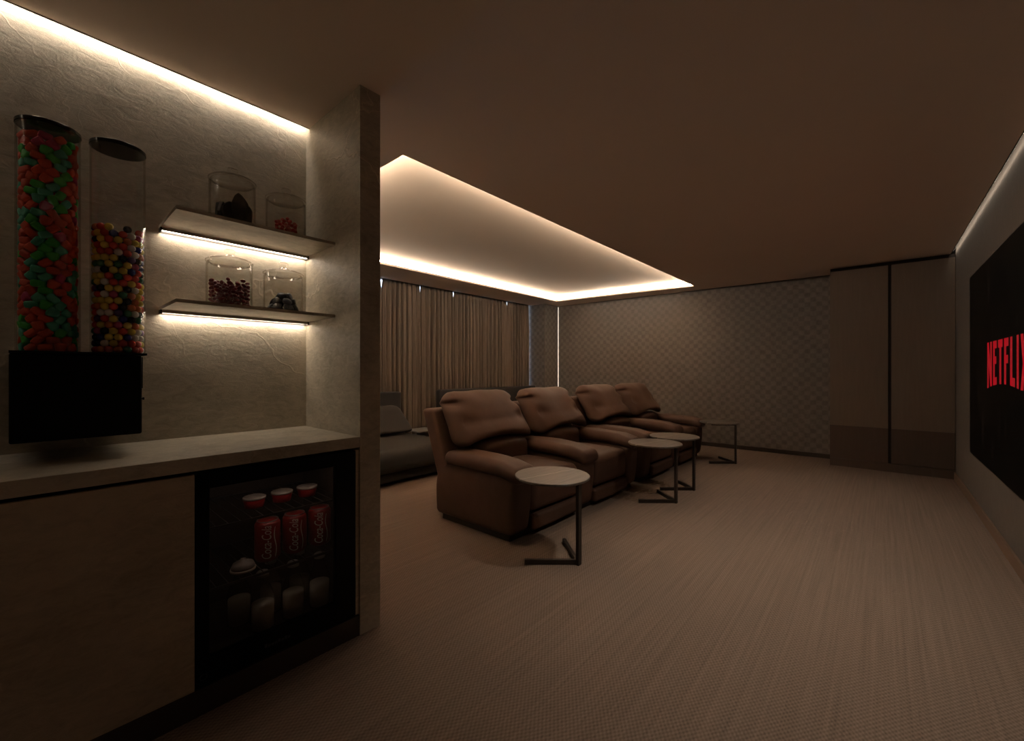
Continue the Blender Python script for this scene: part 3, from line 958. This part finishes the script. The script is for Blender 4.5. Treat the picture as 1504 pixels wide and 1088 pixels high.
# ------------------------------------------------------------------ side tables
def make_table(label):
    t = thing('side_table', label, 'table', (0, 0, 0), 0, 'round side tables in front of the sofas')
    MB().lathe([(.0001, 0), (.244, 0), (.25, .004), (.25, .013), (.247, .016), (.0001, .016)], 64, (0, 0, .536)).build('table_top', M['marble'], t, auto=.5)
    ap = Vector((.02, -.185, 0)); e1 = Vector((-.205, .072, 0)); e2 = Vector((.245, .072, 0))
    v = MB(); v.obox(ap, e1, .022, .032); v.obox(ap, e2, .022, .032)
    v.build('base', M['metal'], t)
    MB().obox(ap+Vector((-.018, -.010, .0)), ap+Vector((.018, -.010, 0)), .022, .536).build('post', M['metal'], t)
    v = MB(); v.obox(ap+Vector((0, 0, .512)), e1*.8+Vector((0, 0, .512)), .022, .024); v.obox(ap+Vector((0, 0, .512)), e2*.8+Vector((0, 0, .512)), .022, .024)
    v.build('bracket', M['metal'], t)
    return t
tabs = [(2.30, 1.66, 'round side table in front of the nearest arm of the near sofa'),
        (3.985, 1.652, 'round side table at the far arm of the near sofa, overlapping another table'),
        (4.53, 1.665, 'round side table at the near arm of the far sofa, partly behind another table'),
        (6.20, 1.665, 'round side table farthest away, beside the patterned far wall')]
t0 = make_table(tabs[0][2])
for i, (x, y, l) in enumerate(tabs):
    o = t0 if i == 0 else copy_tree(t0)
    o.location = (x, y, 0); o['label'] = l

# ------------------------------------------------------------------ day beds behind the sofas
def make_bed(x0, x1, label):
    t = thing('daybed', label, 'bed', (x0, 3.88, 0), 0, 'charcoal daybeds by the window')
    w = x1-x0
    MB().rbox((w/2, .69, .10), (w-.10, 1.22, .12), .03, 2, 3).build('base', M['bed_dark'], t, True)
    def dm(q):
        q = Vector(q); 
        if q.z > 0: q.z += .015*max(0, 1-(2*q.x/w)**4)
        return wr(q, 3, .006)
    MB().rbox((w/2, .64, .265), (w, 1.28, .24), .10, 5, 8, dm).build('mattress', M['bed'], t, True)
    MB().rbox((w/2, 1.345, .475), (w-.01, .11, .95), .03, 3, 3).build('headboard', M['bed_dark'], t, True)
    return t
bed1 = make_bed(1.35, 3.50, 'charcoal daybed with slanted pillow beside the stone pillar edge')
bed2 = make_bed(4.18, 6.62, 'charcoal daybed with dark headboard behind the recliner sofas')
for x in (2.3, 3.02):
    def dpw(q):
        q = Vector(q); v = (q.z+.17)/.34
        q.x *= 1.1 - .32*v
        q.y += .24*(v-.5)
        return wr(q, 5, .003)
    o = MB().rbox((0, 0, 0), (.62, .20, .34), .06, 4, 5, dpw).build('pillow', M['bed_dark'], None, True)
    o.location = (x+.05, 4.935, .60)
    tag(o, 'dark slanted pillow leaning on the daybed headboard ' + ('near the bedside table' if x > 3 else 'behind the stone pillar'), 'pillow', 'pillows on the daybed')
bt = thing('bedside_table', 'low dark bedside table with pale metal edge between the daybeds', 'table', (3.66, 5.02, 0))
MB().box(0, 0, .355, .36, .32, .37).build('table_top', M['cap'], bt)
MB().box(.01, .01, .28, .35, .31, .292).build('lower_shelf', M['metal'], bt)
for x, y in ((.012, .012), (.348, .012), (.012, .308), (.348, .308)):
    MB().box(x-.01, y-.01, 0, x+.01, y+.01, .355).build('leg', M['metal'], bt)

# ------------------------------------------------------------------ added fill spots, world, camera
def spot(x, y, power, size=math.radians(96), col=(1, .85, .68), aim=(0, 0)):
    l = bpy.data.lights.new('fill_spot', 'SPOT'); l.energy = power; l.spot_size = size; l.spot_blend = 1.0
    l.color = col; l.shadow_soft_size = .06
    o = bpy.data.objects.new('fill_spot', l); link(o); o.location = (x, y, H-.02)
    o.rotation_euler = (aim[0], aim[1], 0)
    return o
for x, y_, pw, deg in ((-.9, .3, 40, 80), (2.5, .48, 62, 88), (3.7, .5, 28, 92), (5.1, .5, 30, 92)):  # added fill without fixtures; the first is unseen behind the camera
    spot(x, y_, pw, math.radians(deg))

w = bpy.data.worlds.new('dusk'); sc.world = w; w.use_nodes = True
bg = w.node_tree.nodes['Background']
bg.inputs[0].default_value = (.74, .83, 1.0, 1); bg.inputs[1].default_value = 4.0

cam = bpy.data.cameras.new('camera'); cam.sensor_width = 36; cam.sensor_fit = 'HORIZONTAL'
cam.lens = 618/1504*36; cam.clip_start = .02
co = bpy.data.objects.new('camera', cam); link(co)
co.location = (0, 0, 1.25)
yaw = math.atan(542.5/618)
co.rotation_euler = (PI/2, 0, yaw - PI/2)
sc.camera = co
vs_ = sc.view_settings
vs_.view_transform = 'Standard'; vs_.look = 'None'; vs_.gamma = 1; vs_.exposure = 0.22; vs_.use_curve_mapping = False
try:
    sc.cycles.use_denoising = True
    sc.cycles.max_bounces = 10; sc.cycles.diffuse_bounces = 6; sc.cycles.transparent_max_bounces = 24
    sc.cycles.sample_clamp_indirect = 6
except Exception: pass
